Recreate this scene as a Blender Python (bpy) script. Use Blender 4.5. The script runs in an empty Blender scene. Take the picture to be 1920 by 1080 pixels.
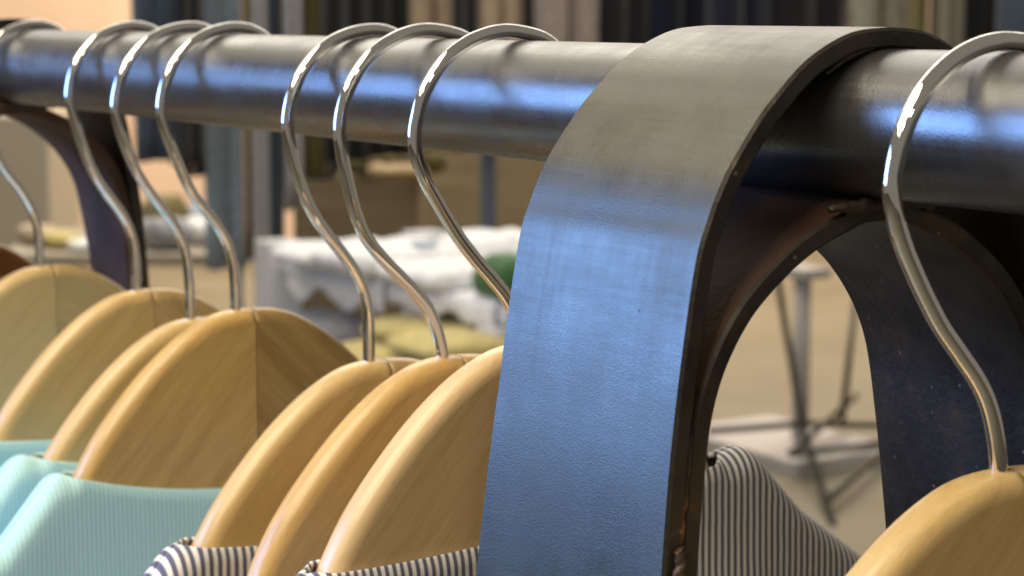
import bpy, bmesh, math, random
from mathutils import Vector, Matrix, noise

# ------------------------------------------------------------------ camera
scene = bpy.context.scene
COL = scene.collection
Z0 = 1.30                                   # height of the rail axis above the floor
def MM(x, y, z):                            # millimetres from the rail axis -> metres
    return Vector((x / 1000, y / 1000, Z0 + z / 1000))
CAM_R = Vector((0.526491, 0.850181, 0.0))
CAM_U = Vector((-0.109809, 0.068001, 0.991624))
CAM_F = Vector((-0.84306, 0.522081, -0.129159))
CAM_P = MM(0, -308.07, 24.15)
cam = bpy.data.cameras.new("camera"); cam_o = bpy.data.objects.new("camera", cam); COL.objects.link(cam_o)
cam_o.matrix_world = Matrix(((CAM_R.x, CAM_U.x, -CAM_F.x, CAM_P.x), (CAM_R.y, CAM_U.y, -CAM_F.y, CAM_P.y),
                             (CAM_R.z, CAM_U.z, -CAM_F.z, CAM_P.z), (0, 0, 0, 1)))
cam.sensor_width = 36; cam.lens = 75; cam.clip_start = 0.02; cam.clip_end = 100
cam.dof.use_dof = True; cam.dof.focus_distance = 0.50; cam.dof.aperture_fstop = 26
scene.camera = cam_o
FH = Vector((CAM_F.x, CAM_F.y, 0)).normalized()      # level view direction
RH = Vector((CAM_R.x, CAM_R.y, 0)).normalized()

# ------------------------------------------------------------------ light
world = bpy.data.worlds.new("World"); scene.world = world; world.use_nodes = True
wb = world.node_tree.nodes["Background"]
wb.inputs[0].default_value = (1.0, 0.90, 0.74, 1); wb.inputs[1].default_value = 0.19
def area(name, loc, target, sx, sy, power, color):
    l = bpy.data.lights.new(name, 'AREA'); l.shape = 'RECTANGLE'; l.size = sx; l.size_y = sy
    l.energy = power; l.color = color
    o = bpy.data.objects.new(name, l); COL.objects.link(o); o.location = loc
    o.rotation_euler = (Vector(target) - Vector(loc)).to_track_quat('-Z', 'Y').to_euler()
    return o
BAND = MM(-380, -40, -40)
# the shop window, ahead of the rack and to the left: cool daylight
area("window_light", BAND + Vector((-1.75, -1.75, 0.40)), BAND + Vector((0, 0, 0.0)), 1.7, 0.92, 54, (0.22, 0.44, 1.0))
# warm ceiling fittings
area("ceiling_light_front", BAND + Vector((-0.35, -1.25, 1.7)), BAND, 2.4, 1.2, 72, (1.0, 0.87, 0.66))
# small unseen spots added on the camera's side for glints on the chrome
for k_, (dx, dy, dz, pw) in enumerate(((0.9, -1.7, 1.45, 4.5), (-0.2, -2.0, 1.5, 4.5), (1.9, -0.9, 1.5, 4.5))):
    area("added_glint_spot", BAND + Vector((dx, dy, dz)), BAND, 0.16, 0.16, pw, (1.0, 0.90, 0.74))
area("ceiling_light_left", BAND + Vector((-3.2, 0.1, 1.9)), BAND, 2.6, 1.3, 9, (1.0, 0.88, 0.62))
area("ceiling_light_back", CAM_P + FH * 6.0 + Vector((0, 0, 2.2)), CAM_P + FH * 6.0, 5.0, 5.0, 215, (1.0, 0.93, 0.82))
area("ceiling_light_wall", CAM_P + FH * 10.0 + Vector((0, 0, 2.4)), CAM_P + FH * 10.6, 6.0, 2.0, 370, (1.0, 0.86, 0.66))
scene.view_settings.view_transform = 'Standard'; scene.view_settings.look = 'None'
scene.view_settings.exposure = 0.0; scene.view_settings.gamma = 1.0
scene.view_settings.use_curve_mapping = False

# ------------------------------------------------------------------ materials
def new_mat(name):
    m = bpy.data.materials.new(name); m.use_nodes = True
    nt = m.node_tree; b = nt.nodes["Principled BSDF"]
    return m, nt, b
def nd(nt, typ, **kw):
    n = nt.nodes.new(typ)
    for k, v in kw.items():
        if k in n.inputs: n.inputs[k].default_value = v
        else: setattr(n, k, v)
    return n
def coords(nt, scale=(1, 1, 1), rot=(0, 0, 0)):
    tc = nd(nt, "ShaderNodeTexCoord"); mp = nd(nt, "ShaderNodeMapping")
    mp.inputs["Scale"].default_value = scale; mp.inputs["Rotation"].default_value = rot
    nt.links.new(tc.outputs["Object"], mp.inputs["Vector"])
    return mp.outputs["Vector"]
def ramp(nt, fac, stops):
    r = nd(nt, "ShaderNodeValToRGB"); e = r.color_ramp.elements
    while len(e) < len(stops): e.new(0.5)
    for i, (p, c) in enumerate(stops): e[i].position = p; e[i].color = (*c, 1)
    nt.links.new(fac, r.inputs["Fac"]); return r.outputs["Color"]
def noise_n(nt, vec, scale, detail=4, rough=0.55, dist=0.0):
    n = nd(nt, "ShaderNodeTexNoise", Scale=scale, Detail=detail, Roughness=rough, Distortion=dist)
    nt.links.new(vec, n.inputs["Vector"]); return n.outputs["Fac"]
def bump(nt, b, h, strength, dist):
    n = nd(nt, "ShaderNodeBump", Strength=strength, Distance=dist)
    nt.links.new(h, n.inputs["Height"]); nt.links.new(n.outputs["Normal"], b.inputs["Normal"]); return n
def maprange(nt, v, a, b, c, d):
    n = nd(nt, "ShaderNodeMapRange")
    for k, x in zip(("From Min", "From Max", "To Min", "To Max"), (a, b, c, d)): n.inputs[k].default_value = x
    nt.links.new(v, n.inputs["Value"]); return n.outputs["Result"]

def mat_steel(name, base, rough, bump_s, bump_scale, metallic=1.0, scratch=False):
    m, nt, b = new_mat(name); v = coords(nt)
    n1 = noise_n(nt, v, 60, 5, 0.6)
    col = ramp(nt, n1, [(0.3, tuple(c * 0.92 for c in base)), (0.7, tuple(c * 1.07 for c in base))])
    nt.links.new(col, b.inputs["Base Color"])
    b.inputs["Metallic"].default_value = metallic
    # wear: rubbed rings left by hooks (across), fine scratches (along), broad smudges
    tc = nd(nt, "ShaderNodeTexCoord")
    def strk(sc, scale, det):
        mp = nd(nt, "ShaderNodeMapping"); mp.inputs["Scale"].default_value = sc; nt.links.new(tc.outputs["Object"], mp.inputs["Vector"])
        return noise_n(nt, mp.outputs["Vector"], scale, det, 0.6)
    ring = strk((30, 1, 1), 26, 3); along = strk((1, 22, 22), 40, 3); smudge = strk((1, 1, 1), 34, 5)
    a1 = nd(nt, "ShaderNodeMath", operation='MULTIPLY_ADD'); nt.links.new(ring, a1.inputs[0]); a1.inputs[1].default_value = 0.3; nt.links.new(smudge, a1.inputs[2])
    a2 = nd(nt, "ShaderNodeMath", operation='MULTIPLY_ADD'); nt.links.new(along, a2.inputs[0]); a2.inputs[1].default_value = 0.35; nt.links.new(a1.outputs[0], a2.inputs[2])
    nt.links.new(maprange(nt, a2.outputs[0], 0.58, 1.08, rough * 0.72, rough * 1.35), b.inputs["Roughness"])
    if not scratch:
        bump(nt, b, noise_n(nt, v, bump_scale, 3, 0.5), bump_s, 0.001)
    else:            # hammered mill scale: crisp grains that glint one by one, over slow waviness
        vc = nd(nt, "ShaderNodeTexVoronoi", Scale=2300.0, feature='SMOOTH_F1'); nt.links.new(v, vc.inputs["Vector"])
        ad = nd(nt, "ShaderNodeMath", operation='MULTIPLY_ADD'); nt.links.new(noise_n(nt, v, 4200, 2), ad.inputs[0]); ad.inputs[1].default_value = 1.6
        nt.links.new(vc.outputs["Distance"], ad.inputs[2])
        bump(nt, b, ad.outputs[0], bump_s, 0.0007)
    if scratch:      # sparse rust pits and scuffs of the steel itself
        vo = nd(nt, "ShaderNodeTexVoronoi", Scale=110.0); nt.links.new(v, vo.inputs["Vector"])
        pit = maprange(nt, vo.outputs["Distance"], 0.03, 0.08, 1, 0)
        gate = maprange(nt, noise_n(nt, v, 25, 2), 0.58, 0.66, 0, 1)
        mu = nd(nt, "ShaderNodeMath", operation='MULTIPLY'); nt.links.new(pit, mu.inputs[0]); nt.links.new(gate, mu.inputs[1])
        mix = nd(nt, "ShaderNodeMix", data_type='RGBA'); nt.links.new(mu.outputs[0], mix.inputs["Factor"])
        nt.links.new(col, mix.inputs[6]); mix.inputs[7].default_value = (0.03, 0.022, 0.018, 1)
        nt.links.new(mix.outputs[2], b.inputs["Base Color"])
    return m
M_PIPE = mat_steel("pipe_steel", (0.165, 0.165, 0.165), 0.30, 0.06, 1500, 0.85)
M_BAND = mat_steel("band_steel", (0.112, 0.108, 0.094), 0.33, 0.09, 3200, 0.9, True)

def mat_rusty(name):
    m, nt, b = new_mat(name); v = coords(nt)
    n1 = noise_n(nt, v, 45, 6, 0.7)
    col = ramp(nt, n1, [(0.36, (0.030, 0.024, 0.020)), (0.55, (0.055, 0.035, 0.022)), (0.70, (0.26, 0.11, 0.04))])
    nt.links.new(col, b.inputs["Base Color"]); b.inputs["Metallic"].default_value = 0.2
    b.inputs["Roughness"].default_value = 0.5
    bump(nt, b, noise_n(nt, v, 300, 5), 0.5, 0.001); return m
m, nt, b = new_mat("browned_steel"); M_BROWN = m; v = coords(nt)
nt.links.new(ramp(nt, noise_n(nt, v, 30, 5, 0.6), [(0.35, (0.07, 0.036, 0.024)), (0.7, (0.17, 0.085, 0.05))]), b.inputs["Base Color"])
b.inputs["Metallic"].default_value = 0.0; b.inputs["Roughness"].default_value = 0.6; b.inputs["Specular IOR Level"].default_value = 0.25
bump(nt, b, noise_n(nt, v, 160, 7, 0.7), 0.55, 0.0015)
M_WELD = mat_rusty("weld_rust")

def mat_black(name):
    m, nt, b = new_mat(name); v = coords(nt)
    col = ramp(nt, noise_n(nt, v, 50, 6, 0.65), [(0.35, (0.026, 0.023, 0.020)), (0.58, (0.060, 0.050, 0.040)), (0.74, (0.15, 0.085, 0.045))])
    nt.links.new(col, b.inputs["Base Color"]); b.inputs["Metallic"].default_value = 0.5
    b.inputs["Roughness"].default_value = 0.42
    # fine pale specks of dust
    sp = nd(nt, "ShaderNodeTexVoronoi", Scale=160.0); nt.links.new(v, sp.inputs["Vector"])
    f = maprange(nt, sp.outputs["Distance"], 0.05, 0.09, 1, 0)
    mix = nd(nt, "ShaderNodeMix", data_type='RGBA'); nt.links.new(f, mix.inputs["Factor"])
    nt.links.new(col, mix.inputs[6]); mix.inputs[7].default_value = (0.22, 0.20, 0.18, 1)
    nt.links.new(mix.outputs[2], b.inputs["Base Color"])
    bump(nt, b, noise_n(nt, v, 500, 4), 0.25, 0.001); return m
M_BLACK = mat_black("blackened_steel")

m, nt, b = new_mat("chrome"); M_CHROME = m
b.inputs["Base Color"].default_value = (0.93, 0.92, 0.91, 1); b.inputs["Metallic"].default_value = 1
v = coords(nt); nt.links.new(maprange(nt, noise_n(nt, v, 400, 4), 0.3, 0.7, 0.02, 0.05), b.inputs["Roughness"])

def mat_wood(name, light, dark, side):
    m, nt, b = new_mat(name)
    v = coords(nt, (18, 1, 1), (0, 0, 0))
    rot = nd(nt, "ShaderNodeMapping"); rot.inputs["Rotation"].default_value = (side * math.radians(48), 0, 0)
    nt.links.new(v, rot.inputs["Vector"])
    st = nd(nt, "ShaderNodeMapping"); st.inputs["Scale"].default_value = (1, 1, 14)
    nt.links.new(rot.outputs["Vector"], st.inputs["Vector"])
    oi = nd(nt, "ShaderNodeObjectInfo"); add = nd(nt, "ShaderNodeVectorMath", operation='ADD')
    sc = nd(nt, "ShaderNodeVectorMath", operation='SCALE'); sc.inputs["Scale"].default_value = 7
    cx = nd(nt, "ShaderNodeCombineXYZ"); 
    for i in range(3): nt.links.new(oi.outputs["Random"], cx.inputs[i])
    nt.links.new(cx.outputs[0], sc.inputs[0]); nt.links.new(st.outputs["Vector"], add.inputs[0]); nt.links.new(sc.outputs[0], add.inputs[1])
    n1 = noise_n(nt, add.outputs[0], 18, 5, 0.6, 0.4)
    n2 = noise_n(nt, add.outputs[0], 90, 3, 0.6)
    mx = nd(nt, "ShaderNodeMath", operation='MULTIPLY_ADD'); nt.links.new(n2, mx.inputs[0]); mx.inputs[1].default_value = 0.55
    nt.links.new(n1, mx.inputs[2])
    col = ramp(nt, mx.outputs[0], [(0.55, dark), (0.74, tuple((a + c) / 2 for a, c in zip(light, dark))), (0.95, light)])
    nt.links.new(col, b.inputs["Base Color"])
    b.inputs["Roughness"].default_value = 0.36; b.inputs["Coat Weight"].default_value = 0.2; b.inputs["Coat Roughness"].default_value = 0.3
    bump(nt, b, mx.outputs[0], 0.05, 0.001); return m
WOODS = {}
for k, (li, da, q) in {"gold": ((0.65, 0.42, 0.145), (0.48, 0.29, 0.08), 0.66), "pale": ((0.68, 0.49, 0.22), (0.58, 0.40, 0.17), 0.86),  # gold: right half darker, its own wood tone plus shade put into the colour
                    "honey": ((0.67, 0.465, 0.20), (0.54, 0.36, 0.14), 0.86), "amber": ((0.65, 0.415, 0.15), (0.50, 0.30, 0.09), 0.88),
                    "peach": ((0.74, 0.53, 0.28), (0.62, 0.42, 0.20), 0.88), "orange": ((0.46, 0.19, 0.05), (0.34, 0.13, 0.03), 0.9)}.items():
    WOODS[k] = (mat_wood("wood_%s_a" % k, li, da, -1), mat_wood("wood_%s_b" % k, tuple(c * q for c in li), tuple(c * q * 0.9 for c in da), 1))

def mat_cloth(name, color, rough=0.9, scale=60, var=0.25, sheen=0.2):
    m, nt, b = new_mat(name); v = coords(nt)
    n1 = noise_n(nt, v, scale, 4)
    col = ramp(nt, n1, [(0.3, tuple(c * (1 - var) for c in color)), (0.7, tuple(min(1, c * (1 + var)) for c in color))])
    nt.links.new(col, b.inputs["Base Color"]); b.inputs["Roughness"].default_value = rough
    b.inputs["Sheen Weight"].default_value = sheen; b.inputs["Specular IOR Level"].default_value = 0.2
    bump(nt, b, noise_n(nt, v, scale * 6, 3), 0.3, 0.002); return m

def stripe_wave(nt, period, axis='Y'):
    tc = nd(nt, "ShaderNodeTexCoord"); sx = nd(nt, "ShaderNodeSeparateXYZ"); nt.links.new(tc.outputs["Object"], sx.inputs[0])
    nz = noise_n(nt, tc.outputs["Object"], 60, 2)
    ad = nd(nt, "ShaderNodeMath", operation='MULTIPLY_ADD'); nt.links.new(nz, ad.inputs[0]); ad.inputs[1].default_value = period * 0.35
    nt.links.new(sx.outputs[axis], ad.inputs[2])
    mu = nd(nt, "ShaderNodeMath", operation='MULTIPLY'); mu.inputs[1].default_value = 2 * math.pi / period; nt.links.new(ad.outputs[0], mu.inputs[0])
    si = nd(nt, "ShaderNodeMath", operation='SINE'); nt.links.new(mu.outputs[0], si.inputs[0])
    return si.outputs[0]
def mat_stripe(name, a, c, period):
    m, nt, b = new_mat(name); w = stripe_wave(nt, period)
    col = ramp(nt, maprange(nt, w, -1, 1, 0, 1), [(0.40, a), (0.60, c)])
    nt.links.new(col, b.inputs["Base Color"]); b.inputs["Roughness"].default_value = 0.95
    b.inputs["Specular IOR Level"].default_value = 0.1; b.inputs["Sheen Weight"].default_value = 0.15
    bump(nt, b, noise_n(nt, coords(nt), 1500, 2), 0.4, 0.0005); return m
M_STRIPE = mat_stripe("striped_jersey", (0.13, 0.13, 0.21), (0.82, 0.80, 0.77), 0.0027)
M_STRIPE_FINE = mat_stripe("striped_jersey_fine", (0.13, 0.13, 0.18), (0.80, 0.78, 0.75), 0.0023)
def mat_rib(name, color, period):
    m, nt, b = new_mat(name); w = stripe_wave(nt, period)
    w01 = maprange(nt, w, -1, 1, 0, 1)
    col = ramp(nt, w01, [(0.0, tuple(c * 0.90 for c in color)), (0.8, color)])
    nt.links.new(col, b.inputs["Base Color"]); b.inputs["Roughness"].default_value = 0.95
    b.inputs["Specular IOR Level"].default_value = 0.1; b.inputs["Sheen Weight"].default_value = 0.3
    bump(nt, b, w01, 0.35, 0.0004); return m
M_AQUA = mat_rib("aqua_rib_knit", (0.52, 0.83, 0.87), 0.0016)

# ------------------------------------------------------------------ mesh helpers
def link(name, me, mat=None, parent=None, smooth=True):
    o = bpy.data.objects.new(name, me); COL.objects.link(o)
    if mat is not None: me.materials.append(mat)
    if smooth: me.polygons.foreach_set("use_smooth", [True] * len(me.polygons))
    if parent is not None: o.parent = parent
    return o
def mesh(name, vs, fs, mat=None, parent=None, smooth=True):
    me = bpy.data.meshes.new(name); me.from_pydata([tuple(v) for v in vs], [], fs); me.validate(); me.update()
    return link(name, me, mat, parent, smooth)
def tag(o, label, cat, group=None, kind=None):
    if label: o["label"] = label
    if cat: o["category"] = cat
    if group: o["group"] = group
    if kind: o["kind"] = kind
    return o
def empty(name, loc, label=None, cat=None, group=None):
    o = bpy.data.objects.new(name, None); COL.objects.link(o); o.location = loc; o.empty_display_size = 0.01
    tag(o, label, cat, group); return o
def tube_geo(pts, r, n=16, caps=True, rfun=None):
    """a swept round bar along a polyline -> verts, faces"""
    pts = [Vector(p) for p in pts]; vs = []; fs = []
    prev = None
    for i, p in enumerate(pts):
        t = (pts[min(i + 1, len(pts) - 1)] - pts[max(i - 1, 0)]).normalized()
        if prev is None:
            a = Vector((1, 0, 0)) if abs(t.x) < 0.9 else Vector((0, 1, 0)); u = t.cross(a).normalized()
        else: u = (prev - t * prev.dot(t)).normalized()
        prev = u; w = t.cross(u); rr = rfun(i) if rfun else r
        for k in range(n):
            a = 2 * math.pi * k / n; vs.append(p + (u * math.cos(a) + w * math.sin(a)) * rr)
    for i in range(len(pts) - 1):
        for k in range(n):
            fs.append((i * n + k, i * n + (k + 1) % n, (i + 1) * n + (k + 1) % n, (i + 1) * n + k))
    if caps: fs.append(tuple(range(n))[::-1]); fs.append(tuple((len(pts) - 1) * n + k for k in range(n)))
    return vs, fs
def catmull(pts, sub=4):
    out = []
    for i in range(len(pts) - 1):
        p0, p1, p2, p3 = (Vector(pts[max(i - 1, 0)]), Vector(pts[i]), Vector(pts[i + 1]), Vector(pts[min(i + 2, len(pts) - 1)]))
        for s in range(sub):
            t = s / sub
            out.append(0.5 * ((2 * p1) + (p2 - p0) * t + (2 * p0 - 5 * p1 + 4 * p2 - p3) * t * t + (3 * p1 - p0 - 3 * p2 + p3) * t ** 3))
    out.append(Vector(pts[-1])); return out
def join_geo(parts):
    vs, fs = [], []
    for v, f in parts:
        o = len(vs); vs += list(v); fs += [tuple(i + o for i in q) for q in f]
    return vs, fs
def box_geo(c, sx, sy, sz, ax=None):
    """box centred at c; ax = (x axis, y axis) level directions"""
    x, y = ax if ax else (Vector((1, 0, 0)), Vector((0, 1, 0))); z = Vector((0, 0, 1)); c = Vector(c)
    vs = [c + x * (sx / 2 * a) + y * (sy / 2 * b_) + z * (sz / 2 * d) for d in (-1, 1) for a, b_ in ((-1, -1), (1, -1), (1, 1), (-1, 1))]
    return vs, [(3, 2, 1, 0), (4, 5, 6, 7), (0, 1, 5, 4), (1, 2, 6, 5), (2, 3, 7, 6), (3, 0, 4, 7)]
def bevelled(o, w=0.004, seg=2):
    md = o.modifiers.new("bevel", 'BEVEL'); md.width = w; md.segments = seg; md.limit_method = 'ANGLE'
    return o
def at(px, py, d):
    """the point d metres ahead (level) seen in the direction of a photo position"""
    r = CAM_F * 4000 + CAM_R * (px - 960) + CAM_U * (540 - py)
    return CAM_P + r * (d / r.dot(FH))

# ------------------------------------------------------------------ the setting
m, nt, b = new_mat("shop_floor"); v = coords(nt)
col = ramp(nt, noise_n(nt, v, 1.6, 6, 0.6), [(0.3, (0.145, 0.128, 0.086)), (0.7, (0.205, 0.182, 0.126))])
nt.links.new(col, b.inputs["Base Color"]); b.inputs["Roughness"].default_value = 0.55
bump(nt, b, noise_n(nt, v, 40, 4), 0.1, 0.002)
fl = mesh("floor", [CAM_P + FH * a + RH * c - Vector((0, 0, CAM_P.z)) for a, c in ((-4, -8), (-4, 8), (16, 8), (16, -8))], [(0, 1, 2, 3)], m, smooth=False)
tag(fl, None, None, kind="structure")
m, nt, b = new_mat("peach_plaster"); v = coords(nt)
col = ramp(nt, noise_n(nt, v, 2.5, 5), [(0.3, (0.68, 0.48, 0.35)), (0.7, (0.76, 0.55, 0.41))])
nt.links.new(col, b.inputs["Base Color"]); b.inputs["Roughness"].default_value = 0.85
wl_c = CAM_P + FH * 12.0
wl = mesh("back_wall", *box_geo((wl_c.x, wl_c.y, 1.6), 16, 0.2, 3.2, (RH, FH)), m, smooth=False)
tag(wl, None, None, kind="structure")

# ------------------------------------------------------------------ the rack: rail and two welded loops
rack = empty("clothes_rack", MM(-380, 0, -1300), "blackened steel clothes rack with a round rail and flat-bar loop supports", "clothes rack")
RB = rack.location.copy()
def to_rack(p): return Vector(p) - RB
n = 64; xs = [-2600 + 45 * i for i in range(74)]
vs = []; fs = []
for i, x in enumerate(xs):
    for k in range(n):
        a = 2 * math.pi * k / n; vs.append(to_rack(MM(x, 16 * math.cos(a), 16 * math.sin(a))))
for i in range(len(xs) - 1):
    for k in range(n): fs.append((i * n + k, (i + 1) * n + k, (i + 1) * n + (k + 1) % n, i * n + (k + 1) % n))
fs += [tuple(range(n)), tuple(((len(xs) - 1) * n + k) for k in range(n))[::-1]]
mesh("rail", vs, fs, M_PIPE, rack)

OUT = [(0, 20.6), (8, 20.0), (14, 18.3), (21, 14.8), (26, 11), (30, 7.2), (34, 3.2), (37, -0.6), (40, -4.6), (43, -9), (45.5, -13.8), (47.5, -18.6),
       (50, -25.8), (53, -43), (56, -66), (58, -91), (60, -125), (63, -180), (68, -300), (80, -600), (100, -1000), (112, -1299)]
INN = [(0, -16.2), (6, -16.6), (11, -18.3), (18, -21), (25, -24.8), (32, -30), (37.5, -35), (41.5, -40), (44.6, -45), (47, -50), (49, -56), (50.4, -63),
       (51.6, -74), (53, -91), (55, -125), (58, -180), (63, -300), (75, -600), (95, -1000), (107, -1299)]
def full(half):
    h = catmull([Vector((y, z, 0)) for y, z in half], 5)
    left = [Vector((-p.x, p.y, 0)) for p in h[::-1]]
    return left[:-1] + h
def strap(half, x0, x1, th, flare, name, mat_out, mat_dark, parent):
    """a flat bar bent to the half profile (mirrored), x0..x1 wide along the rail; worn edges; two materials: outer face and the rest"""
    path = full(half); N = len(path); vs = []; fs = []; mi = []
    bev = 0.7
    sec = [(x0 + bev, 0), (x1 - bev, 0), (x1, bev), (x1, th - bev), (x1 - bev, th), (x0 + bev, th), (x0, th - bev), (x0, bev)]
    for i, p in enumerate(path):
        t = (path[min(i + 1, N - 1)] - path[max(i - 1, 0)]).normalized(); nrm = Vector((-t.y, t.x, 0))    # outward
        for x, d in sec:
            w = (x - x1) / (x0 - x1)
            q = p - nrm * d
            wob = 0.08 * noise.noise(Vector((x * 0.02, q.x * 0.03, q.y * 0.03)))
            k = 1 + flare * w
            if q.x > 0: k += 0.10 * min(1, max(0, (-40 - q.y) / 70)) * w + 0.02
            else: k += 0.045 * min(1, max(0, (-60 - q.y) / 45)) * w
            vs.append(to_rack(MM(x, q.x * k, q.y + wob)) if parent is rack else to_rack(MM(x, q.x * k, q.y + wob)))
    S = len(sec)
    for i in range(N - 1):
        for k in range(S):
            fs.append((i * S + k, i * S + (k + 1) % S, (i + 1) * S + (k + 1) % S, (i + 1) * S + k)); mi.append(0 if k == 0 else 1)
    fs += [tuple(range(S))[::-1], tuple((N - 1) * S + k for k in range(S))]; mi += [1, 1]
    o = mesh(name, vs, fs, mat_out, parent); o.data.materials.append(mat_dark)
    o.data.polygons.foreach_set("material_index", mi)
    md = o.modifiers.new("edges", 'EDGE_SPLIT'); md.split_angle = math.radians(30)
    return o
def weld(pts, r, parent, seed):
    """an irregular, spattered run of weld metal"""
    p = catmull([MM(*q) for q in pts], 10); vs, fs = tube_geo([to_rack(q) for q in p], r / 1000, 12, True,
        lambda i: r / 1000 * (0.25 + 0.75 * math.sin(math.pi * min(1, max(0, (i + 0.4) / (len(p) - 0.2)))) ** 0.5))
    out = []
    for v in vs:
        n3 = noise.noise_vector(v * 420 + Vector((seed * 7.1, 0, 0))) * 0.55 + noise.noise_vector(v * 1100 + Vector((seed, 3, 0))) * 0.3
        out.append(v + n3 * (r / 1000))
    return mesh("weld_bead", out, fs, M_WELD, parent)
loops = []
for (x0, x1, s) in ((-409, -345, 1), (-976, -908, 2)):
    lp = strap(OUT, x0, x1, 4.5, 0.06, "support_loop", M_BAND, M_BLACK, rack)
    loops.append(lp)
    ia = strap(INN, x0 + 0.5, x1 - 0.5, 4.5, 0.06, "inner_arch", M_BROWN, M_BLACK if s == 1 else M_BROWN, lp)
    weld([(x1 + .3, -16, -17.5), (x1 + .5, -8, -17.2), (x1 + .8, 0, -16.6), (x1 + .6, 8, -17.2), (x1 + .3, 17, -18)], 1.5, lp, s)
    weld([(x1 - 3, -15, 11), (x1 - 1.5, -9, 15), (x1 - 1.5, 0, 16.6), (x1 - 2, 9, 15)], 0.9, lp, s + 5)
    weld([(x1 - 1.2, -50.5, -62), (x1 - 1, -52, -74), (x1 - 1, -53.4, -86), (x1 - 1, -55, -112)], 0.7, lp, s + 9)
    weld([(x1 - 1.2, 51, -62), (x1 - 1, 52.5, -74), (x1 - 1, 54, -86), (x1 - 1, 56, -112)], 0.7, lp, s + 13)
weld([(-345, -54, -85), (-344, -54.5, -89), (-344, -55, -94), (-344.5, -55.5, -99)], 1.6, loops[0], 33)

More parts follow.
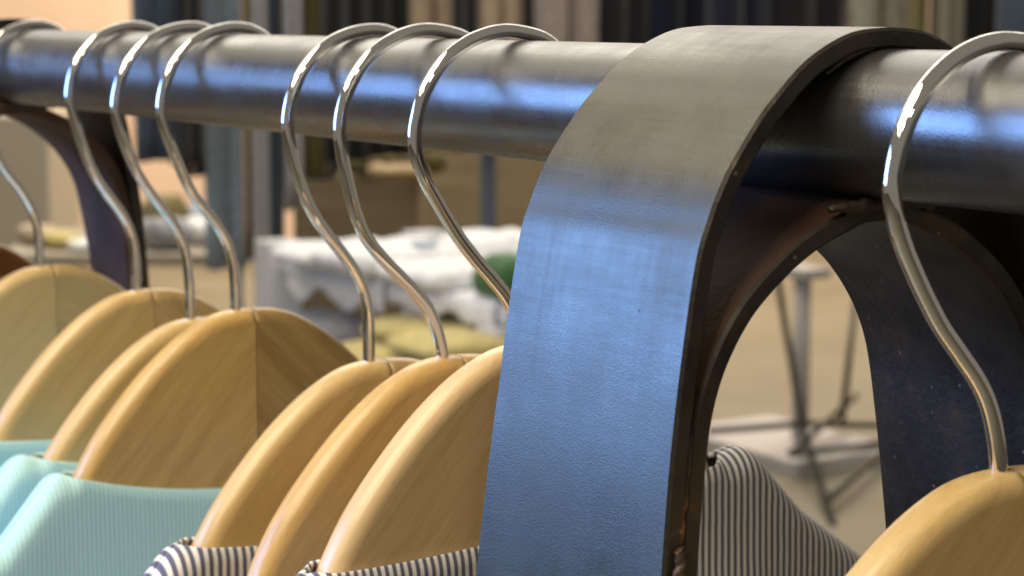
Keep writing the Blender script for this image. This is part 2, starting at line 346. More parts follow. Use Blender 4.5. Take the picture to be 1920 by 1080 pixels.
# ------------------------------------------------------------------ hangers
HOOKS = {
 0: (-884.6, [[22.9, -3.5], [22.3, -0.5], [21.4, 2.4], [20.2, 5.2], [18.7, 7.9], [17.0, 10.4], [14.9, 12.6], [12.6, 14.6], [10.0, 16.2], [7.2, 17.4], [4.2, 18.1], [1.2, 18.2], [-1.9, 18.0], [-4.9, 17.4], [-7.8, 16.4], [-10.6, 15.2], [-13.2, 13.7], [-15.6, 11.8], [-17.9, 9.8], [-19.9, 7.4], [-21.6, 4.9], [-23.0, 2.2], [-24.1, -0.6], [-24.9, -3.6], [-25.4, -6.6], [-25.4, -9.6], [-25.1, -12.7], [-24.4, -15.6], [-23.6, -18.6], [-22.8, -21.5], [-21.9, -24.4], [-21.0, -27.3], [-20.0, -30.2], [-19.1, -33.1], [-18.1, -36.0], [-16.9, -38.8], [-15.5, -41.4], [-14.0, -44.0], [-12.2, -46.4], [-10.3, -48.8], [-8.5, -51.2], [-6.8, -53.8], [-5.3, -56.4], [-3.9, -59.1], [-2.7, -61.8], [-1.7, -64.7], [-0.9, -67.6], [-0.4, -70.6], [-0.1, -73.6], [-0.0, -76.6], [0.0, -79.7], [0.0, -82.7], [-0.0, -84.3]]),

 1: (-774.2, [[22.2, -2.9], [21.6, 0.0], [20.6, 2.9], [19.4, 5.7], [17.9, 8.4], [16.2, 10.9], [14.1, 13.1], [11.7, 15.0], [9.1, 16.5], [6.2, 17.6], [3.2, 18.1], [0.2, 18.2], [-2.8, 17.8], [-5.8, 17.1], [-8.7, 16.1], [-11.4, 14.7], [-14.0, 13.1], [-16.3, 11.1], [-18.4, 8.9], [-20.3, 6.5], [-21.9, 3.9], [-23.1, 1.1], [-24.0, -1.8], [-24.6, -4.8], [-24.9, -7.8], [-24.7, -10.8], [-24.1, -13.8], [-23.3, -16.8], [-22.5, -19.7], [-21.7, -22.6], [-20.8, -25.5], [-19.8, -28.4], [-18.8, -31.3], [-17.7, -34.1], [-16.4, -36.8], [-15.0, -39.5], [-13.4, -42.1], [-11.7, -44.6], [-9.9, -47.1], [-8.1, -49.5], [-6.3, -52.0], [-4.7, -54.5], [-3.3, -57.2], [-2.2, -60.0], [-1.3, -62.8], [-0.8, -65.8], [-0.4, -68.8], [-0.2, -71.8], [-0.1, -74.9], [-0.0, -77.9], [0.0, -81.0], [0.0, -82.5]]),

 2: (-721.9, [[24.9, -5.1], [24.3, -2.1], [23.4, 0.8], [22.2, 3.7], [20.8, 6.4], [19.2, 8.9], [17.2, 11.3], [15.0, 13.4], [12.6, 15.2], [9.9, 16.6], [7.0, 17.7], [4.0, 18.2], [1.0, 18.2], [-2.0, 17.9], [-5.0, 17.3], [-7.9, 16.4], [-10.7, 15.2], [-13.4, 13.7], [-15.9, 11.9], [-18.2, 9.9], [-20.2, 7.7], [-22.1, 5.3], [-23.6, 2.6], [-24.9, -0.1], [-25.9, -3.0], [-26.6, -6.0], [-27.0, -9.0], [-26.9, -12.0], [-26.4, -15.0], [-25.7, -17.9], [-24.9, -20.8], [-23.9, -23.7], [-22.8, -26.5], [-21.6, -29.3], [-20.3, -32.1], [-18.9, -34.7], [-17.3, -37.3], [-15.6, -39.9], [-13.8, -42.3], [-12.0, -44.7], [-10.1, -47.1], [-8.2, -49.5], [-6.5, -52.0], [-4.9, -54.6], [-3.6, -57.3], [-2.5, -60.1], [-1.7, -63.0], [-1.1, -65.9], [-0.7, -68.9], [-0.4, -72.0], [-0.2, -75.0], [-0.1, -78.0], [-0.1, -81.1], [-0.0, -84.1], [0.0, -87.2]]),

 3: (-681.7, [[23.9, -4.3], [23.3, -1.3], [22.4, 1.6], [21.2, 4.4], [19.8, 7.1], [18.1, 9.6], [16.2, 11.9], [13.9, 13.9], [11.4, 15.7], [8.7, 17.0], [5.8, 17.9], [2.8, 18.2], [-0.2, 18.2], [-3.2, 17.7], [-6.2, 17.0], [-9.0, 16.0], [-11.7, 14.6], [-14.3, 13.0], [-16.7, 11.1], [-18.9, 9.0], [-20.8, 6.7], [-22.4, 4.1], [-23.8, 1.4], [-24.9, -1.4], [-25.7, -4.3], [-26.2, -7.3], [-26.2, -10.4], [-25.8, -13.4], [-25.1, -16.3], [-24.2, -19.1], [-23.1, -21.9], [-22.0, -24.8], [-20.8, -27.5], [-19.6, -30.3], [-18.4, -33.1], [-17.0, -35.8], [-15.6, -38.4], [-13.9, -40.9], [-12.1, -43.3], [-10.1, -45.6], [-8.2, -47.9], [-6.3, -50.3], [-4.7, -52.8], [-3.3, -55.4], [-2.2, -58.2], [-1.4, -61.0], [-0.8, -64.0], [-0.4, -67.0], [-0.2, -70.0], [-0.1, -73.0], [-0.0, -76.0], [-0.0, -79.1]]),

 4: (-582.2, [[24.9, -5.1], [24.3, -2.1], [23.4, 0.8], [22.3, 3.6], [20.9, 6.3], [19.2, 8.9], [17.3, 11.2], [15.1, 13.3], [12.6, 15.2], [10.0, 16.6], [7.1, 17.7], [4.1, 18.2], [1.1, 18.2], [-1.9, 17.9], [-4.9, 17.3], [-7.8, 16.4], [-10.6, 15.3], [-13.2, 13.8], [-15.7, 12.0], [-18.0, 10.0], [-20.1, 7.8], [-22.0, 5.4], [-23.5, 2.8], [-24.8, 0.1], [-25.9, -2.8], [-26.6, -5.7], [-27.0, -8.8], [-26.9, -11.8], [-26.5, -14.8], [-25.9, -17.7], [-25.2, -20.7], [-24.4, -23.6], [-23.5, -26.5], [-22.5, -29.3], [-21.4, -32.1], [-20.1, -34.9], [-18.6, -37.5], [-17.0, -40.0], [-15.2, -42.4], [-13.3, -44.8], [-11.4, -47.1], [-9.4, -49.5], [-7.6, -51.9], [-5.8, -54.3], [-4.2, -56.9], [-2.8, -59.5], [-1.7, -62.3], [-0.9, -65.2], [-0.4, -68.1], [-0.1, -71.1], [-0.0, -74.1], [0.0, -77.2], [0.0, -80.2], [-0.0, -83.3]]),

 5: (-536.4, [[19.0, -4.8], [18.3, -1.8], [18.0, 1.3], [17.5, 4.3], [16.6, 7.2], [15.1, 9.9], [13.2, 12.3], [11.0, 14.3], [8.4, 16.0], [5.6, 17.1], [2.6, 17.8], [-0.4, 18.3], [-3.4, 18.6], [-6.5, 18.5], [-9.5, 18.0], [-12.5, 17.2], [-15.3, 16.1], [-18.0, 14.8], [-20.6, 13.1], [-23.0, 11.3], [-25.2, 9.1], [-27.1, 6.8], [-28.8, 4.2], [-30.3, 1.5], [-31.4, -1.3], [-32.3, -4.2], [-32.8, -7.2], [-32.9, -10.3], [-32.7, -13.3], [-32.2, -16.3], [-31.7, -19.3], [-31.0, -22.3], [-30.3, -25.2], [-29.6, -28.2], [-28.8, -31.1], [-27.8, -34.0], [-26.7, -36.7], [-25.3, -39.4], [-23.6, -41.8], [-21.7, -44.1], [-19.6, -46.4], [-17.5, -48.6], [-15.3, -50.7], [-13.1, -52.8], [-10.9, -54.9], [-8.8, -57.1], [-6.8, -59.4], [-5.0, -61.7], [-3.5, -64.3], [-2.3, -67.0], [-1.4, -69.9], [-0.6, -72.8], [0.0, -75.8]]),

 6: (-493.3, [[19.0, -4.8], [18.3, -1.8], [18.0, 1.3], [17.5, 4.3], [16.6, 7.2], [15.1, 9.9], [13.2, 12.3], [11.0, 14.3], [8.4, 16.0], [5.6, 17.1], [2.6, 17.8], [-0.4, 18.3], [-3.4, 18.6], [-6.5, 18.5], [-9.5, 18.0], [-12.4, 17.2], [-15.3, 16.2], [-18.0, 14.8], [-20.6, 13.2], [-23.0, 11.3], [-25.2, 9.1], [-27.1, 6.8], [-28.8, 4.3], [-30.3, 1.6], [-31.4, -1.3], [-32.2, -4.2], [-32.8, -7.2], [-32.9, -10.2], [-32.6, -13.2], [-31.8, -16.1], [-30.6, -18.8], [-29.3, -21.5], [-27.7, -24.1], [-26.1, -26.6], [-24.5, -29.2], [-22.8, -31.7], [-21.1, -34.2], [-19.3, -36.7], [-17.4, -39.1], [-15.4, -41.4], [-13.4, -43.7], [-11.3, -45.9], [-9.2, -48.1], [-7.2, -50.3], [-5.3, -52.5], [-3.6, -54.9], [-2.2, -57.4], [-1.3, -60.1], [-0.6, -63.0], [0.0, -66.0]]),

 7: (-309.6, [[21.1, -5.1], [20.5, -2.1], [19.6, 0.8], [18.5, 3.6], [17.1, 6.3], [15.6, 9.0], [13.9, 11.5], [11.8, 13.6], [9.3, 15.4], [6.6, 16.8], [3.7, 17.7], [0.7, 18.0], [-2.3, 18.1], [-5.3, 17.8], [-8.3, 17.2], [-11.2, 16.3], [-14.0, 15.1], [-16.7, 13.6], [-19.1, 11.9], [-21.4, 9.9], [-23.5, 7.7], [-25.3, 5.3], [-26.9, 2.7], [-28.2, -0.1], [-29.2, -2.9], [-29.9, -5.9], [-30.3, -8.9], [-30.2, -11.9], [-29.6, -14.8], [-28.7, -17.6], [-27.5, -20.3], [-26.2, -23.0], [-24.7, -25.6], [-23.2, -28.2], [-21.6, -30.8], [-19.9, -33.4], [-18.2, -35.9], [-16.4, -38.3], [-14.4, -40.6], [-12.4, -42.8], [-10.4, -45.1], [-8.4, -47.3], [-6.5, -49.7], [-4.8, -52.2], [-3.4, -54.8], [-2.3, -57.5], [-1.4, -60.4], [-0.7, -63.3], [-0.2, -66.3], [0.0, -67.8]]),

}
DOME = [(0, 0), (9, 0.7), (17, 3.4), (27, 9.6), (38, 19.5), (48, 31), (56, 42), (62, 53), (66, 62), (74, 70), (90, 78), (124, 91), (165, 113), (200, 139), (209, 150), (207, 160),
        (196, 161), (160, 140), (120, 122), (80, 112), (40, 106), (0, 104)]
def hanger_half(side, th=12.0, rr=4.6):
    """one mitred half of the wooden hanger, local mm: y across, z up, apex at 0"""
    pts = catmull([Vector((y * 1.055, -d, 0)) for y, d in DOME], 4); N = len(pts)
    nr = []
    for i in range(N):
        t = (pts[min(i + 1, N - 1)] - pts[max(i - 1, 0)]).normalized(); nr.append(Vector((t.y, -t.x, 0)))    # inward
    secs = []
    for k in range(7):
        a = math.pi / 2 * k / 6; secs.append((th / 2 - rr * (1 - math.sin(a)), rr * (1 - math.cos(a)))) if False else secs.append((th / 2 - rr + rr * math.cos(a), rr * (1 - math.sin(a))))
    secs = [(x, ins) for x, ins in secs] + [(-x, ins) for x, ins in secs[::-1]]
    vs = []; fs = []; S = len(secs)
    for i in range(N):
        for x, ins in secs:
            q = pts[i] + nr[i] * ins
            y = max(q.x, 0.12) if 0 < i < N - 1 else 0.12
            vs.append((x / 1000, side * y / 1000, q.y / 1000))
    fl = lambda f: f if side > 0 else f[::-1]
    for i in range(N - 1):
        for k in range(S - 1):
            fs.append(fl((i * S + k, (i + 1) * S + k, (i + 1) * S + k + 1, i * S + k + 1)))
    fs.append(fl(tuple(i * S for i in range(N))[::-1])); fs.append(fl(tuple(i * S + S - 1 for i in range(N))))
    fs.append(fl(tuple(k for k in range(S)))); fs.append(fl(tuple((N - 1) * S + k for k in range(S))[::-1]))
    return vs, fs
HALF = {}
def get_half(side, mat):
    if (side, mat.name) not in HALF:
        vs, fs = hanger_half(side)
        me = bpy.data.meshes.new("wood_half"); me.from_pydata(vs, [], fs)
        bm = bmesh.new(); bm.from_mesh(me); bmesh.ops.recalc_face_normals(bm, faces=bm.faces); bm.to_mesh(me); bm.free()
        me.materials.append(mat); me.polygons.foreach_set("use_smooth", [len(p.vertices) == 4 for p in me.polygons])
        me.update(); HALF[(side, mat.name)] = me
    return HALF[(side, mat.name)]
def hanger(idx, label, wood, dy=5.0, wide=1.0):
    X, pts = HOOKS[idx]; zb = pts[-1][1]
    t = empty("wooden_hanger", MM(X, 0, zb), label, "hanger", "wooden hangers on the rail")
    p = catmull([Vector((0, y / 1000, (z - zb) / 1000)) for y, z in pts], 2)
    p.append(Vector((0, p[-1].y, -0.012)))
    v, f = tube_geo(p, 0.0019, 18); mesh("hook", v, f, M_CHROME, t)
    v, f = tube_geo([(0, p[-1].y, 0.0006), (0, p[-1].y, -0.004)], 0.0026, 18); 
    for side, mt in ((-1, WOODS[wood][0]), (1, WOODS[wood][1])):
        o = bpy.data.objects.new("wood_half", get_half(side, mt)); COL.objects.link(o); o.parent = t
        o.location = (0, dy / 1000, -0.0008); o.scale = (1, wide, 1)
    return t
LAB = {0: ("wooden hanger with round top whole in view, cut by the left edge", "pale"),
       1: ("honey wood hanger holding the aqua shirt whose collar sits highest at the left", "honey"),
       2: ("wooden hanger squeezed close behind the one with the clear centre joint, rounded edge showing", "honey"),
       3: ("golden wooden hanger showing its dark mitred centre joint and wide face, holding nearest aqua shirt", "gold"),
       4: ("leftmost of three close wooden hangers beside the wide steel band", "honey"),
       5: ("middle one of three close wooden hangers beside the wide steel band, no shirt showing", "amber"),
       6: ("pale wooden hanger partly hidden by the wide steel band, nearest left of it", "peach"),
       7: ("wooden hanger right of the steel loop, large in the lower right corner", "honey")}
HANG = {i: hanger(i, *LAB[i], **({'dy': 3.0, 'wide': 1.07} if i == 7 else {})) for i in LAB}
# nail holes in the top edge of the hanger with the clear joint
m_hole, nt, b = new_mat("nail_hole_dark"); b.inputs["Base Color"].default_value = (0.03, 0.018, 0.008, 1); b.inputs["Roughness"].default_value = 0.9
for (x, y, d) in ((-0.6, -21.4, 5.9), (0.2, -18.6, 4.4), (2.2, -22.0, 6.5)):
    bm = bmesh.new(); bmesh.ops.create_icosphere(bm, subdivisions=2, radius=0.00055)
    me = bpy.data.meshes.new("nail_hole"); bm.to_mesh(me); bm.free()
    o = link("nail_hole", me, m_hole, HANG[3]); o.location = (x / 1000, (y + 5) / 1000, -(d + 0.9) / 1000)
# the darker hanger beyond the far loop
X, pts = HOOKS[0]
HOOKS[8] = (-1003, pts)
hanger(8, "dark orange-brown wooden hanger peeking in at the left edge behind the far loop", "orange")

# ------------------------------------------------------------------ shirts on the hangers
def smooth01(a, b_, x):
    t = min(1, max(0, (x - a) / (b_ - a))); return t * t * (3 - 2 * t)
def shirt(idx, name, label, mat, group, neck=69, ztop=-50, dip=10, tilt=0.0, hw=8.6, seed=0, drop=420, cat="shirt", xoff=0.0, slope=0.52):
    """two cloth panels draped over the hanger's arms with an open neck around the dome; z measured from the hanger's apex (mm)"""
    X, pts = HOOKS[idx]; zb = pts[-1][1]
    t = empty(name, MM(X + xoff, 5, zb - 0.8), label, cat, group)
    ys = [-230 + 460 * i / 276 for i in range(277)]
    def top(y, front):
        a = abs(y)
        e = a - neck
        sh = ztop - (0.0 if e < 0 else 0.09 * e * e if e < 7 else 4.41 + (e - 7) * 1.2 if e < 22 else 22.41 + (e - 22) * slope)
        z = sh - (dip if front else dip * 0.8) * (1 - (min(a, neck) / neck) ** 2)
        return z + tilt * y
    def wood_w(z):
        """half width of the hanger's dome at height z (from its apex)"""
        for (ya, da), (yb, db) in zip(DOME, DOME[1:]):
            if da <= -z <= db: return 1.055 * (ya + (yb - ya) * (-z - da) / max(1e-6, db - da))
        return 66
    for front in (1, -1):
        rows = []
        for y in ys:
            a = abs(y); zt = top(y, front > 0); col = []
            a0 = math.radians(35) + math.radians(55) * smooth01(min(wood_w(zt), neck - 4) + 0.5, min(wood_w(zt), neck - 4) + 7, a)
            w = hw
            nz = noise.noise(Vector((y * 0.02, seed * 3.1, front)))
            zc = zt - w * math.sin(a0)
            for k in range(8):
                an = a0 * (1 - k / 7); col.append((w * math.cos(an), zc + w * math.sin(an)))
            for k in range(1, 26):
                s = (k / 25) ** 1.4 * drop
                fold = 5.0 * noise.noise(Vector((y * 0.018, s * 0.006, seed + front * 7))) * smooth01(0, 60, s) + 2.2 * math.sin(y * 0.07 + seed) * smooth01(20, 200, s)
                col.append((w + fold + 1.0 * math.sin(s * 0.02), zc - s))
            rows.append([(front * (x + 0.4), y, z) for x, z in col])
        L_ = len(rows[0]); vs = [tuple(c / 1000 for c in p) for r in rows for p in r]; fs = []
        for i in range(len(rows) - 1):
            for k in range(L_ - 1):
                q = (i * L_ + k, i * L_ + k + 1, (i + 1) * L_ + k + 1, (i + 1) * L_ + k); fs.append(q if front > 0 else q[::-1])
        o = mesh("front_panel" if front > 0 else "back_panel", vs, fs, mat, t)
        md = o.modifiers.new("thick", 'SOLIDIFY'); md.thickness = 0.0014; md.offset = -1
    return t
shirt(3, "aqua_shirt", "aqua ribbed knit shirt nearest the camera, on the hanger with the clear centre joint", M_AQUA, "aqua knit shirts", ztop=-51, dip=11, seed=1, neck=71)
shirt(2, "aqua_shirt", "aqua ribbed knit shirt in the middle of the three aqua ones", M_AQUA, "aqua knit shirts", ztop=-44, dip=8, seed=2, neck=70)
shirt(1, "aqua_shirt", "aqua knit shirt farthest back of the three, only a strip of collar at left edge", M_AQUA, "aqua knit shirts", ztop=-52, dip=3, seed=3)
shirt(4, "striped_shirt", "navy and white striped shirt left of the two at the bottom edge", M_STRIPE, "striped shirts", ztop=-50, dip=4, seed=4)
shirt(6, "striped_shirt", "navy and white striped shirt passing behind the steel band and showing through the loop", M_STRIPE_FINE, "striped shirts", ztop=-46, dip=5, tilt=0.13, seed=5, slope=0.86)

# ------------------------------------------------------------------ the shop behind, out of focus
CL = {k: mat_cloth("cloth_" + k, c) for k, c in dict(
    denim=(0.085, 0.12, 0.19), slate=(0.06, 0.08, 0.11), olive=(0.17, 0.14, 0.055), black=(0.012, 0.012, 0.014), beige=(0.50, 0.39, 0.27),
    mauve=(0.33, 0.27, 0.24), navy=(0.009, 0.012, 0.024), greige=(0.34, 0.31, 0.25), pale_denim=(0.27, 0.34, 0.43), white=(0.86, 0.86, 0.87),
    yellow=(0.55, 0.45, 0.17), green=(0.06, 0.15, 0.05), grey=(0.30, 0.30, 0.33), tan=(0.42, 0.30, 0.16)).items()}
def trousers(px0, px1, pyb, d, cloth, label, seed, ztop=0.55):
    """a pair of trousers folded over a rail: two hanging legs in one mesh, with soft folds"""
    c = at((px0 + px1) / 2, 30, d); w = (px1 - px0) / 4000 * d; zb = at(px0, pyb, d).z; zt = CAM_P.z + ztop
    t = empty("hanging_trousers", (c.x, c.y, zb), label, "trousers", "trousers hanging on the far rail")
    geo = []
    for leg in (-1, 1):
        rows = 14; n = 20; vs = []; fs = []
        for i in range(rows):
            f = i / (rows - 1); z = (zt - zb) * f
            hw_ = w * (0.27 + 0.05 * f); cx = leg * w * (0.24 - 0.02 * f)
            for k in range(n):
                a = 2 * math.pi * k / n
                wv = 1 + 0.28 * noise.noise(Vector((math.cos(a) * 1.6, math.sin(a) * 1.6 + leg * 3, f * 1.4 + seed * 5.3)))
                p = RH * (cx + hw_ * math.cos(a) * wv) + FH * (0.06 * math.sin(a) * wv + 0.03 * leg)
                vs.append((p.x, p.y, z))
        for i in range(rows - 1):
            for k in range(n): fs.append((i * n + k, i * n + (k + 1) % n, (i + 1) * n + (k + 1) % n, (i + 1) * n + k))
        fs.append(tuple(range(n))[::-1]); fs.append(tuple((rows - 1) * n + k for k in range(n)))
        geo.append((vs, fs))
    mesh("leg", *geo[0], CL[cloth], t); mesh("leg", *geo[1], CL[cloth], t)
D = 6.0
ROW = [(252, 318, 300, "denim", "dark blue jeans at the left end of the far rail"), (316, 384, 305, "slate", "slate blue trousers next to the dark blue jeans on far rail"),
       (382, 455, 500, "pale_denim", "long pale blue jeans hanging low behind the chrome hooks"), (450, 525, 480, "slate", "long dark slate trousers right of the pale jeans"),
       (522, 612, 330, "olive", "olive trousers left of the first black pair on far rail"), (610, 690, 300, "black", "black trousers right beside the olive pair"),
       (688, 765, 290, "black", "black trousers left of the pinkish beige pair"), (763, 852, 285, "beige", "pinkish beige trousers above the middle hooks"),
       (850, 893, 280, "black", "narrow black trousers between two beige pairs"), (891, 980, 280, "beige", "beige trousers right of the narrow black pair"),
       (978, 1004, 270, "black", "thin black trousers between beige and mauve grey pairs"), (1002, 1122, 270, "mauve", "mauve grey trousers left of the steel loop top"),
       (1120, 1215, 270, "black", "black trousers just right of the mauve grey pair"), (1210, 1330, 270, "navy", "navy trousers behind left of the steel loop top"),
       (1326, 1440, 270, "navy", "navy trousers above the top of the steel loop"), (1436, 1584, 270, "black", "wide black trousers left of the greige pair"),
       (1580, 1700, 270, "greige", "greige trousers above the right part of the loop"), (1698, 1742, 270, "olive", "narrow olive trousers between two greige pairs"),
       (1740, 1806, 270, "greige", "greige trousers left of the last black pair"), (1804, 1870, 270, "black", "black trousers above the right hanger hook"),
       (1866, 1960, 270, "slate", "dark slate trousers at the right edge of the far rail")]
ROW2 = [(338, 376, 330, "black", "short black garment hanging below the slate trousers", 5.7), (456, 476, 470, "tan", "thin tan strip of cloth hanging beside the pale jeans", 5.6),
        (474, 496, 500, "grey", "thin grey garment hanging right of the pale jeans", 5.6), (534, 560, 390, "grey", "grey garment hanging left of the fourth hook", 5.7)]
for i, (a, c_, pb, cl, lb) in enumerate(ROW): trousers(a, c_, pb, D + 0.12 * math.sin(i * 2.1), cl, lb, i)
for i, (a, c_, pb, cl, lb, dd) in enumerate(ROW2): trousers(a, c_, pb, dd, cl, lb, 40 + i)
fr = empty("garment_rail", CAM_P + FH * D - Vector((0, 0, CAM_P.z)), "long dark garment rail carrying the row of trousers at the back", "garment rail")
m_dark, nt, b = new_mat("dark_fitting"); b.inputs["Base Color"].default_value = (0.05, 0.055, 0.07, 1); b.inputs["Roughness"].default_value = 0.4; b.inputs["Metallic"].default_value = 0.6
m_postblue, nt, b = new_mat("blue_grey_post"); b.inputs["Base Color"].default_value = (0.16, 0.20, 0.30, 1); b.inputs["Roughness"].default_value = 0.45
zt = CAM_P.z + 0.56
v, f = tube_geo([RH * -1.25 + Vector((0, 0, zt)), RH * 1.65 + Vector((0, 0, zt))], 0.016, 12); mesh("bar", v, f, m_dark, fr)
for px in (505, 915):
    s = (px - 960) / 4000 * D
    v, f = tube_geo([RH * s + FH * 0.1, RH * s + FH * 0.1 + Vector((0, 0, zt))], 0.022, 12); mesh("post", v, f, m_postblue if px > 600 else m_dark, fr)

def slab(name, px0, px1, zt, h, d0, d1, mat, label, cat, bev=0.01, yaw=0.0, parts=None):
    """a box standing level: left/right photo columns at d0, top height zt (m above floor), height h"""
    dm = (d0 + d1) / 2; w = (px1 - px0) / 4000 * dm; c = at((px0 + px1) / 2, 19, dm)
    q = Matrix.Rotation(yaw, 3, 'Z'); ax = (q @ RH, q @ FH)
    e = empty(name, (c.x, c.y, zt - h), label, cat) if parts else None
    v, f = box_geo((0, 0, h / 2), w, d1 - d0, h, ax)
    o = mesh(parts or name, v, f, mat, e, smooth=False); bevelled(o, bev)
    if not parts:
        o.location = (c.x, c.y, zt - h); tag(o, label, cat)
    return e or o
def folded(px, py, d, w, dep, h, cloth, label, group, seed, yaw=0.0):
    """a folded garment: flattened soft block with rounded, uneven edges"""
    c = at(px, py, d); n = 24; m_ = 9; vs = []; fs = []
    q = Matrix.Rotation(yaw, 3, 'Z'); ax, ay = q @ RH, q @ FH
    for i in range(m_ + 1):
        ph = -math.pi / 2 + math.pi * i / m_; cz = math.sin(ph); cr = math.cos(ph) ** 0.45 if i not in (0, m_) else 0.02
        for k in range(n):
            a = 2 * math.pi * k / n; ca, sa = math.cos(a), math.sin(a)
            ex = math.copysign(abs(ca) ** 0.4, ca); ey = math.copysign(abs(sa) ** 0.4, sa)
            nz = 1 + 0.10 * noise.noise(Vector((ca * 2, sa * 2, cz + seed * 3)))
            nh = 1 + 0.45 * noise.noise(Vector((ex * 1.5 * cr, ey * 1.5 * cr, seed * 1.7)))
            p = ax * (ex * cr * w / 2 * nz) + ay * (ey * cr * dep / 2 * nz)
            vs.append((p.x, p.y, h / 2 + cz * h / 2 * (nh if cz > 0 else 1)))
    for i in range(m_):
        for k in range(n): fs.append((i * n + k, i * n + (k + 1) % n, (i + 1) * n + (k + 1) % n, (i + 1) * n + k))
    fs.append(tuple(range(n))[::-1]); fs.append(tuple(m_ * n + k for k in range(n)))
    o = mesh("folded_garment", vs, fs, CL[cloth], None); o.location = c
    tag(o, label, "clothes", group); return o
m_white, nt, b = new_mat("white_laminate"); b.inputs["Base Color"].default_value = (0.72, 0.72, 0.74, 1); b.inputs["Roughness"].default_value = 0.35
m_greyp, nt, b = new_mat("grey_paint"); b.inputs["Base Color"].default_value = (0.35, 0.36, 0.40, 1); b.inputs["Roughness"].default_value = 0.5
m_wood, nt, b = new_mat("brown_cabinet"); v_ = coords(nt, (1, 1, 12))
col = ramp(nt, noise_n(nt, v_, 3, 4), [(0.3, (0.20, 0.155, 0.09)), (0.7, (0.28, 0.22, 0.13))]); nt.links.new(col, b.inputs["Base Color"]); b.inputs["Roughness"].default_value = 0.5
m_greige, nt, b = new_mat("greige_counter"); b.inputs["Base Color"].default_value = (0.36, 0.32, 0.25, 1); b.inputs["Roughness"].default_value = 0.6

# furniture stands square to the rack: its axes are the world's x and y
def rod(name, pts, r, mat, parent, n=10):
    v, f = tube_geo([Vector(p) - parent.location for p in pts], r, n); return mesh(name, v, f, mat, parent)
def bxw(name, x0, x1, y0, y1, z0, z1, mat, parent, bev=0.004):
    c = Vector(((x0 + x1) / 2, (y0 + y1) / 2, (z0 + z1) / 2)) - parent.location
    o = mesh(name, *box_geo(c, x1 - x0, y1 - y0, z1 - z0), mat, parent, smooth=False); return bevelled(o, bev)
A = at(950, 575, 3.9)
tb = empty("display_table", (A.x - 0.48, A.y + 0.2, 0), "white display table piled with white clothes behind the middle hooks", "table")
bxw("table_top", A.x - 0.97, A.x, A.y, A.y + 0.42, A.z - 0.035, A.z, m_white, tb)
bxw("shelf", A.x - 0.95, A.x - 0.02, A.y + 0.02, A.y + 0.40, A.z - 0.20, A.z - 0.18, m_greyp, tb)
for sx in (0, 1):
    for sy in (0, 1):
        x0 = A.x - 0.97 - 0.085 * (1 - sx) if not sx else A.x - 0.08; y0 = A.y + (0.36 if sy else -0.02)
        bxw("leg", x0, x0 + 0.08, y0, y0 + 0.08, 0, A.z + 0.03 if not sx else A.z - 0.04, m_white, tb)
def lay(px, py, d, w, dep, h, cl, label, seed, yaw=0.55, z=None):
    o = folded(px, py, d, w, dep, h, cl, label, "folded clothes in the shop behind", seed, yaw)
    if z is not None: o.location.z = z
    return o
zt_ = A.z + 0.001
lay(640, 460, 4.55, 0.26, 0.24, 0.05, "white", "white folded garment at the left end of the display table", 1, z=zt_)
lay(735, 470, 4.40, 0.30, 0.24, 0.065, "white", "white folded garment with a blue-grey patch in the middle of the table", 2, z=zt_)
o = lay(850, 490, 4.20, 0.26, 0.24, 0.05, "white", "white folded garment at the right of the display table", 3, z=zt_)
lay(930, 430, 4.45, 0.22, 0.20, 0.085, "white", "white folded garment half hidden behind the steel band", 4, z=zt_)
lay(795, 470, 4.28, 0.05, 0.045, 0.012, "pale_denim", "small blue-grey cloth patch lying on the white clothes", 5, z=zt_ + 0.066)
lay(958, 470, 3.98, 0.12, 0.12, 0.085, "green", "dark green folded garment beside the steel band", 6, z=zt_)
zs_ = A.z - 0.179
lay(790, 640, 4.12, 0.34, 0.26, 0.085, "yellow", "mustard yellow folded garment on the shelf under the white clothes", 7, z=zs_)
lay(820, 600, 4.15, 0.27, 0.22, 0.05, "yellow", "lighter mustard folded garment on top of the yellow stack", 8, z=zs_ + 0.075)
lay(905, 650, 4.00, 0.20, 0.22, 0.075, "olive", "olive folded garment right of the yellow stack", 9, z=zs_)
lay(640, 590, 4.45, 0.17, 0.22, 0.08, "grey", "grey folded garment on the shelf left of the yellow stack", 10, z=zs_)
ot = slab("low_stool", 540, 720, 0.50, 0.50, 4.0, 4.3, m_greige, "low greige stool in front of the table", "stool")
lay(600, 620, 4.12, 0.19, 0.22, 0.07, "olive", "olive folded garment just above the golden hanger", 11, z=0.50 + 0.001)
lay(640, 640, 4.08, 0.14, 0.2, 0.06, "yellow", "pale yellow folded garment lying on the olive one", 12, z=0.572)
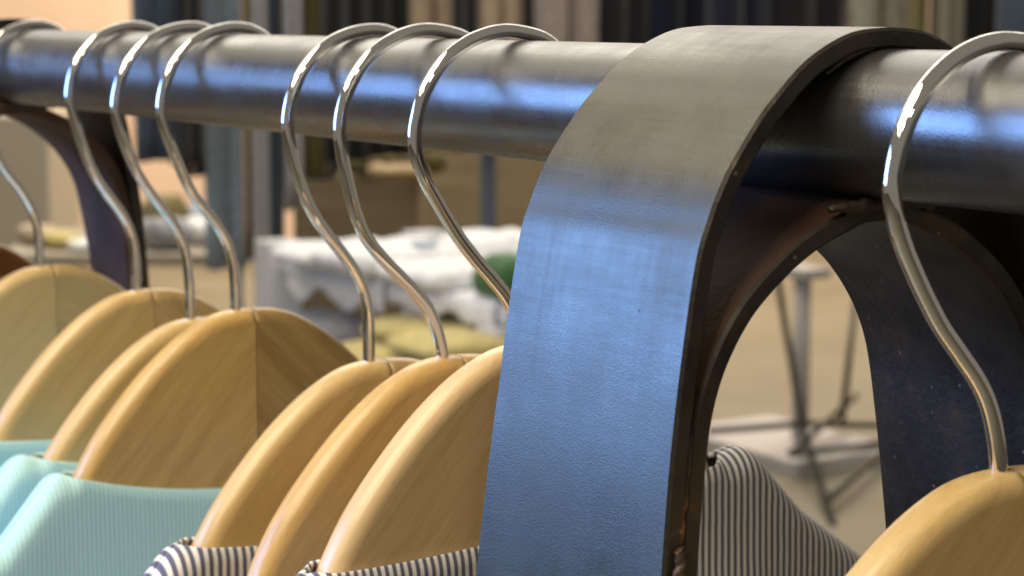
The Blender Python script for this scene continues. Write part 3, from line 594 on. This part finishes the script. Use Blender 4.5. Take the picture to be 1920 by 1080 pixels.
def drape(name, x0, x1, y0, y1, z, fall, cloth, label, seed):
    """a loose garment thrown over the table: lies on the top and falls over the front (-y) edge"""
    nx, ny = 26, 30; vs = []; fs = []; L1 = y1 - y0
    cx, cy = (x0 + x1) / 2, y0
    for i in range(nx + 1):
        u = i / nx; x = x0 + (x1 - x0) * u
        fl_ = fall * (0.75 + 0.5 * noise.noise(Vector((u * 4, seed, 0))))
        for k in range(ny + 1):
            s = k / ny * (L1 + fl_); n_ = noise.noise(Vector((u * 5, s * 14, seed * 2.3)))
            if s < L1: p = (x, y1 - s, z + 0.004 + 0.022 * max(0, n_ + 0.25))
            else: p = (x + 0.01 * n_, y0 - 0.012 - 0.012 * max(0, n_) , z - (s - L1) + 0.002)
            vs.append((p[0] - cx, p[1] - cy, p[2]))
    for i in range(nx):
        for k in range(ny):
            a = i * (ny + 1) + k; fs.append((a, a + ny + 1, a + ny + 2, a + 1))
    o = mesh(name, vs, fs, CL[cloth], None); o.location = (cx, cy, 0); md = o.modifiers.new("thick", 'SOLIDIFY'); md.thickness = 0.004; md.offset = 1
    return tag(o, label, "clothes", "folded clothes in the shop behind")
drape("draped_garment", A.x - 0.90, A.x - 0.46, A.y, A.y + 0.34, A.z, 0.09, "white", "white garment draped over the left front edge of the table", 1)
drape("draped_garment", A.x - 0.44, A.x - 0.03, A.y, A.y + 0.34, A.z, 0.06, "white", "white garment draped over the right front edge of the table", 2)
lay(875, 640, 3.95, 0.26, 0.22, 0.05, "yellow", "pale yellow folded garment under the right end of the white clothes", 13, z=zs_ + 0.076)
lay(590, 520, 4.60, 0.12, 0.18, 0.07, "pale_denim", "pale blue folded garment by the white table leg", 14, z=zs_)
# farther left table with clutter
lt = slab("low_table", 30, 480, 0.56, 0.04, 6.7, 7.5, m_greige, "low greige table with small folded things seen between the left hooks", "table", parts="table_top")
for dx in (-0.36, 0.36):
    for dy in (-0.3, 0.3):
        p = RH * dx + FH * dy
        v, f = tube_geo([(p.x, p.y, -0.52), (p.x, p.y, 0.0)], 0.02, 10); mesh("leg", v, f, m_greyp, lt)
zl = 0.5605
lay(108, 470, 6.9, 0.11, 0.2, 0.05, "yellow", "yellow folded garment seen left of the far loop", 20, z=zl)
lay(150, 480, 6.85, 0.10, 0.2, 0.03, "white", "small white folded garment touching the far loop's left side", 21, z=zl)
lay(70, 470, 7.0, 0.10, 0.2, 0.06, "beige", "beige folded garment behind the farthest left hook", 22, z=zl)
lay(310, 480, 6.85, 0.14, 0.2, 0.10, "grey", "grey folded stack between the second and third hook", 23, z=zl)
lay(380, 470, 7.0, 0.10, 0.2, 0.08, "white", "whitish folded garment left of the pale jeans", 24, z=zl)
lay(430, 490, 6.9, 0.09, 0.2, 0.09, "black", "black folded garment below the pale jeans", 25, z=zl)
lay(310, 430, 7.2, 0.14, 0.2, 0.14, "olive", "olive folded pile behind the grey stack", 26, z=zl)
slab("shop_counter", -120, 112, 0.90, 0.90, 8.6, 9.2, m_greige, "greige counter seen through the far loop at left", "counter")
slab("wooden_cabinet", 780, 1030, 1.16, 1.16, 7.8, 8.4, m_wood, "brown wooden cabinet behind the white clothes left of steel band", "cabinet")
st2 = slab("back_table", 560, 790, 0.80, 0.80, 6.9, 7.4, m_wood, "brown table with olive piles beyond the white display table", "table")
lay(610, 360, 7.1, 0.15, 0.25, 0.10, "tan", "tan folded garment on the back table", 30, z=0.8005)
lay(700, 360, 7.0, 0.20, 0.25, 0.07, "olive", "long olive folded garment on the back table", 31, z=0.8005)
lay(690, 330, 7.1, 0.13, 0.25, 0.08, "beige", "beige folded garment on top of the olive one", 32, z=0.872)
lay(790, 380, 6.9, 0.12, 0.2, 0.09, "olive", "dark olive folded heap at the back table's right end", 33, z=0.8005)
m_plat, nt, b = new_mat('platform_paint'); b.inputs['Base Color'].default_value = (0.47, 0.45, 0.45, 1); b.inputs['Roughness'].default_value = 0.5
lay(590, 350, 6.6, 0.12, 0.2, 0.16, "slate", "dark slate folded pile left of the tan garment", 34, z=0.8005)
lay(745, 350, 6.6, 0.14, 0.2, 0.05, "tan", "brown folded garment beside the dark olive heap", 35, z=0.8005)
lay(210, 440, 7.3, 0.12, 0.2, 0.12, "greige", "greige folded pile behind the far loop leg", 36, z=zl)
lay(350, 440, 7.3, 0.10, 0.2, 0.10, "pale_denim", "pale blue folded pile behind the third hook", 37, z=zl)
lay(460, 470, 7.3, 0.10, 0.2, 0.10, "tan", "tan folded garment at the right end of the low table", 38, z=zl)
# the wire stand on its white platform, seen through the loop
B = at(1500, 800, 6.3)
pf = tag(bevelled(mesh("low_platform", *box_geo((B.x - 0.05, B.y - 0.02, B.z - 0.07), 0.62, 0.40, 0.06), m_plat, None, smooth=False), 0.004), "low white platform on the floor seen through the steel loop", "platform")
pl = bevelled(mesh("plinth", *box_geo((B.x - 0.05, B.y - 0.02, (B.z - 0.10) / 2), 0.50, 0.28, B.z - 0.10), m_greyp, pf, smooth=False), 0.004)
ws = empty("wire_stand", (B.x, B.y, B.z), "pale post with thin dark wire braces seen through the steel loop", "display stand")
m_wire, nt, b = new_mat("dark_wire"); b.inputs["Base Color"].default_value = (0.05, 0.05, 0.04, 1); b.inputs["Metallic"].default_value = 0.7; b.inputs["Roughness"].default_value = 0.4
m_postw, nt, b = new_mat("pale_post"); b.inputs["Base Color"].default_value = (0.46, 0.45, 0.45, 1); b.inputs["Roughness"].default_value = 0.4
rod("post", [B + Vector((0, 0, -0.04)), Vector((B.x, B.y, at(1492, 515, 6.3).z))], 0.026, m_postw, ws, 16)
tp = at(1500, 500, 6.3); bxw("cap_plate", B.x - 0.07, B.x + 0.07, B.y - 0.05, B.y + 0.05, tp.z - 0.03, tp.z, m_postw, ws)
for pts in ([(1330, 808, 6.0), (1505, 795, 6.25), (1650, 798, 6.5)], [(1482, 852, 5.9), (1655, 832, 6.2)], [(1482, 852, 5.9), (1605, 742, 6.6)],
            [(1455, 505, 6.2), (1503, 795, 6.22), (1562, 985, 5.4)], [(1604, 560, 6.6), (1578, 800, 6.4)], [(1556, 935, 5.55), (1655, 848, 6.1)]):
    rod("wire_brace", [at(*p) for p in pts], 0.0105, m_wire, ws)
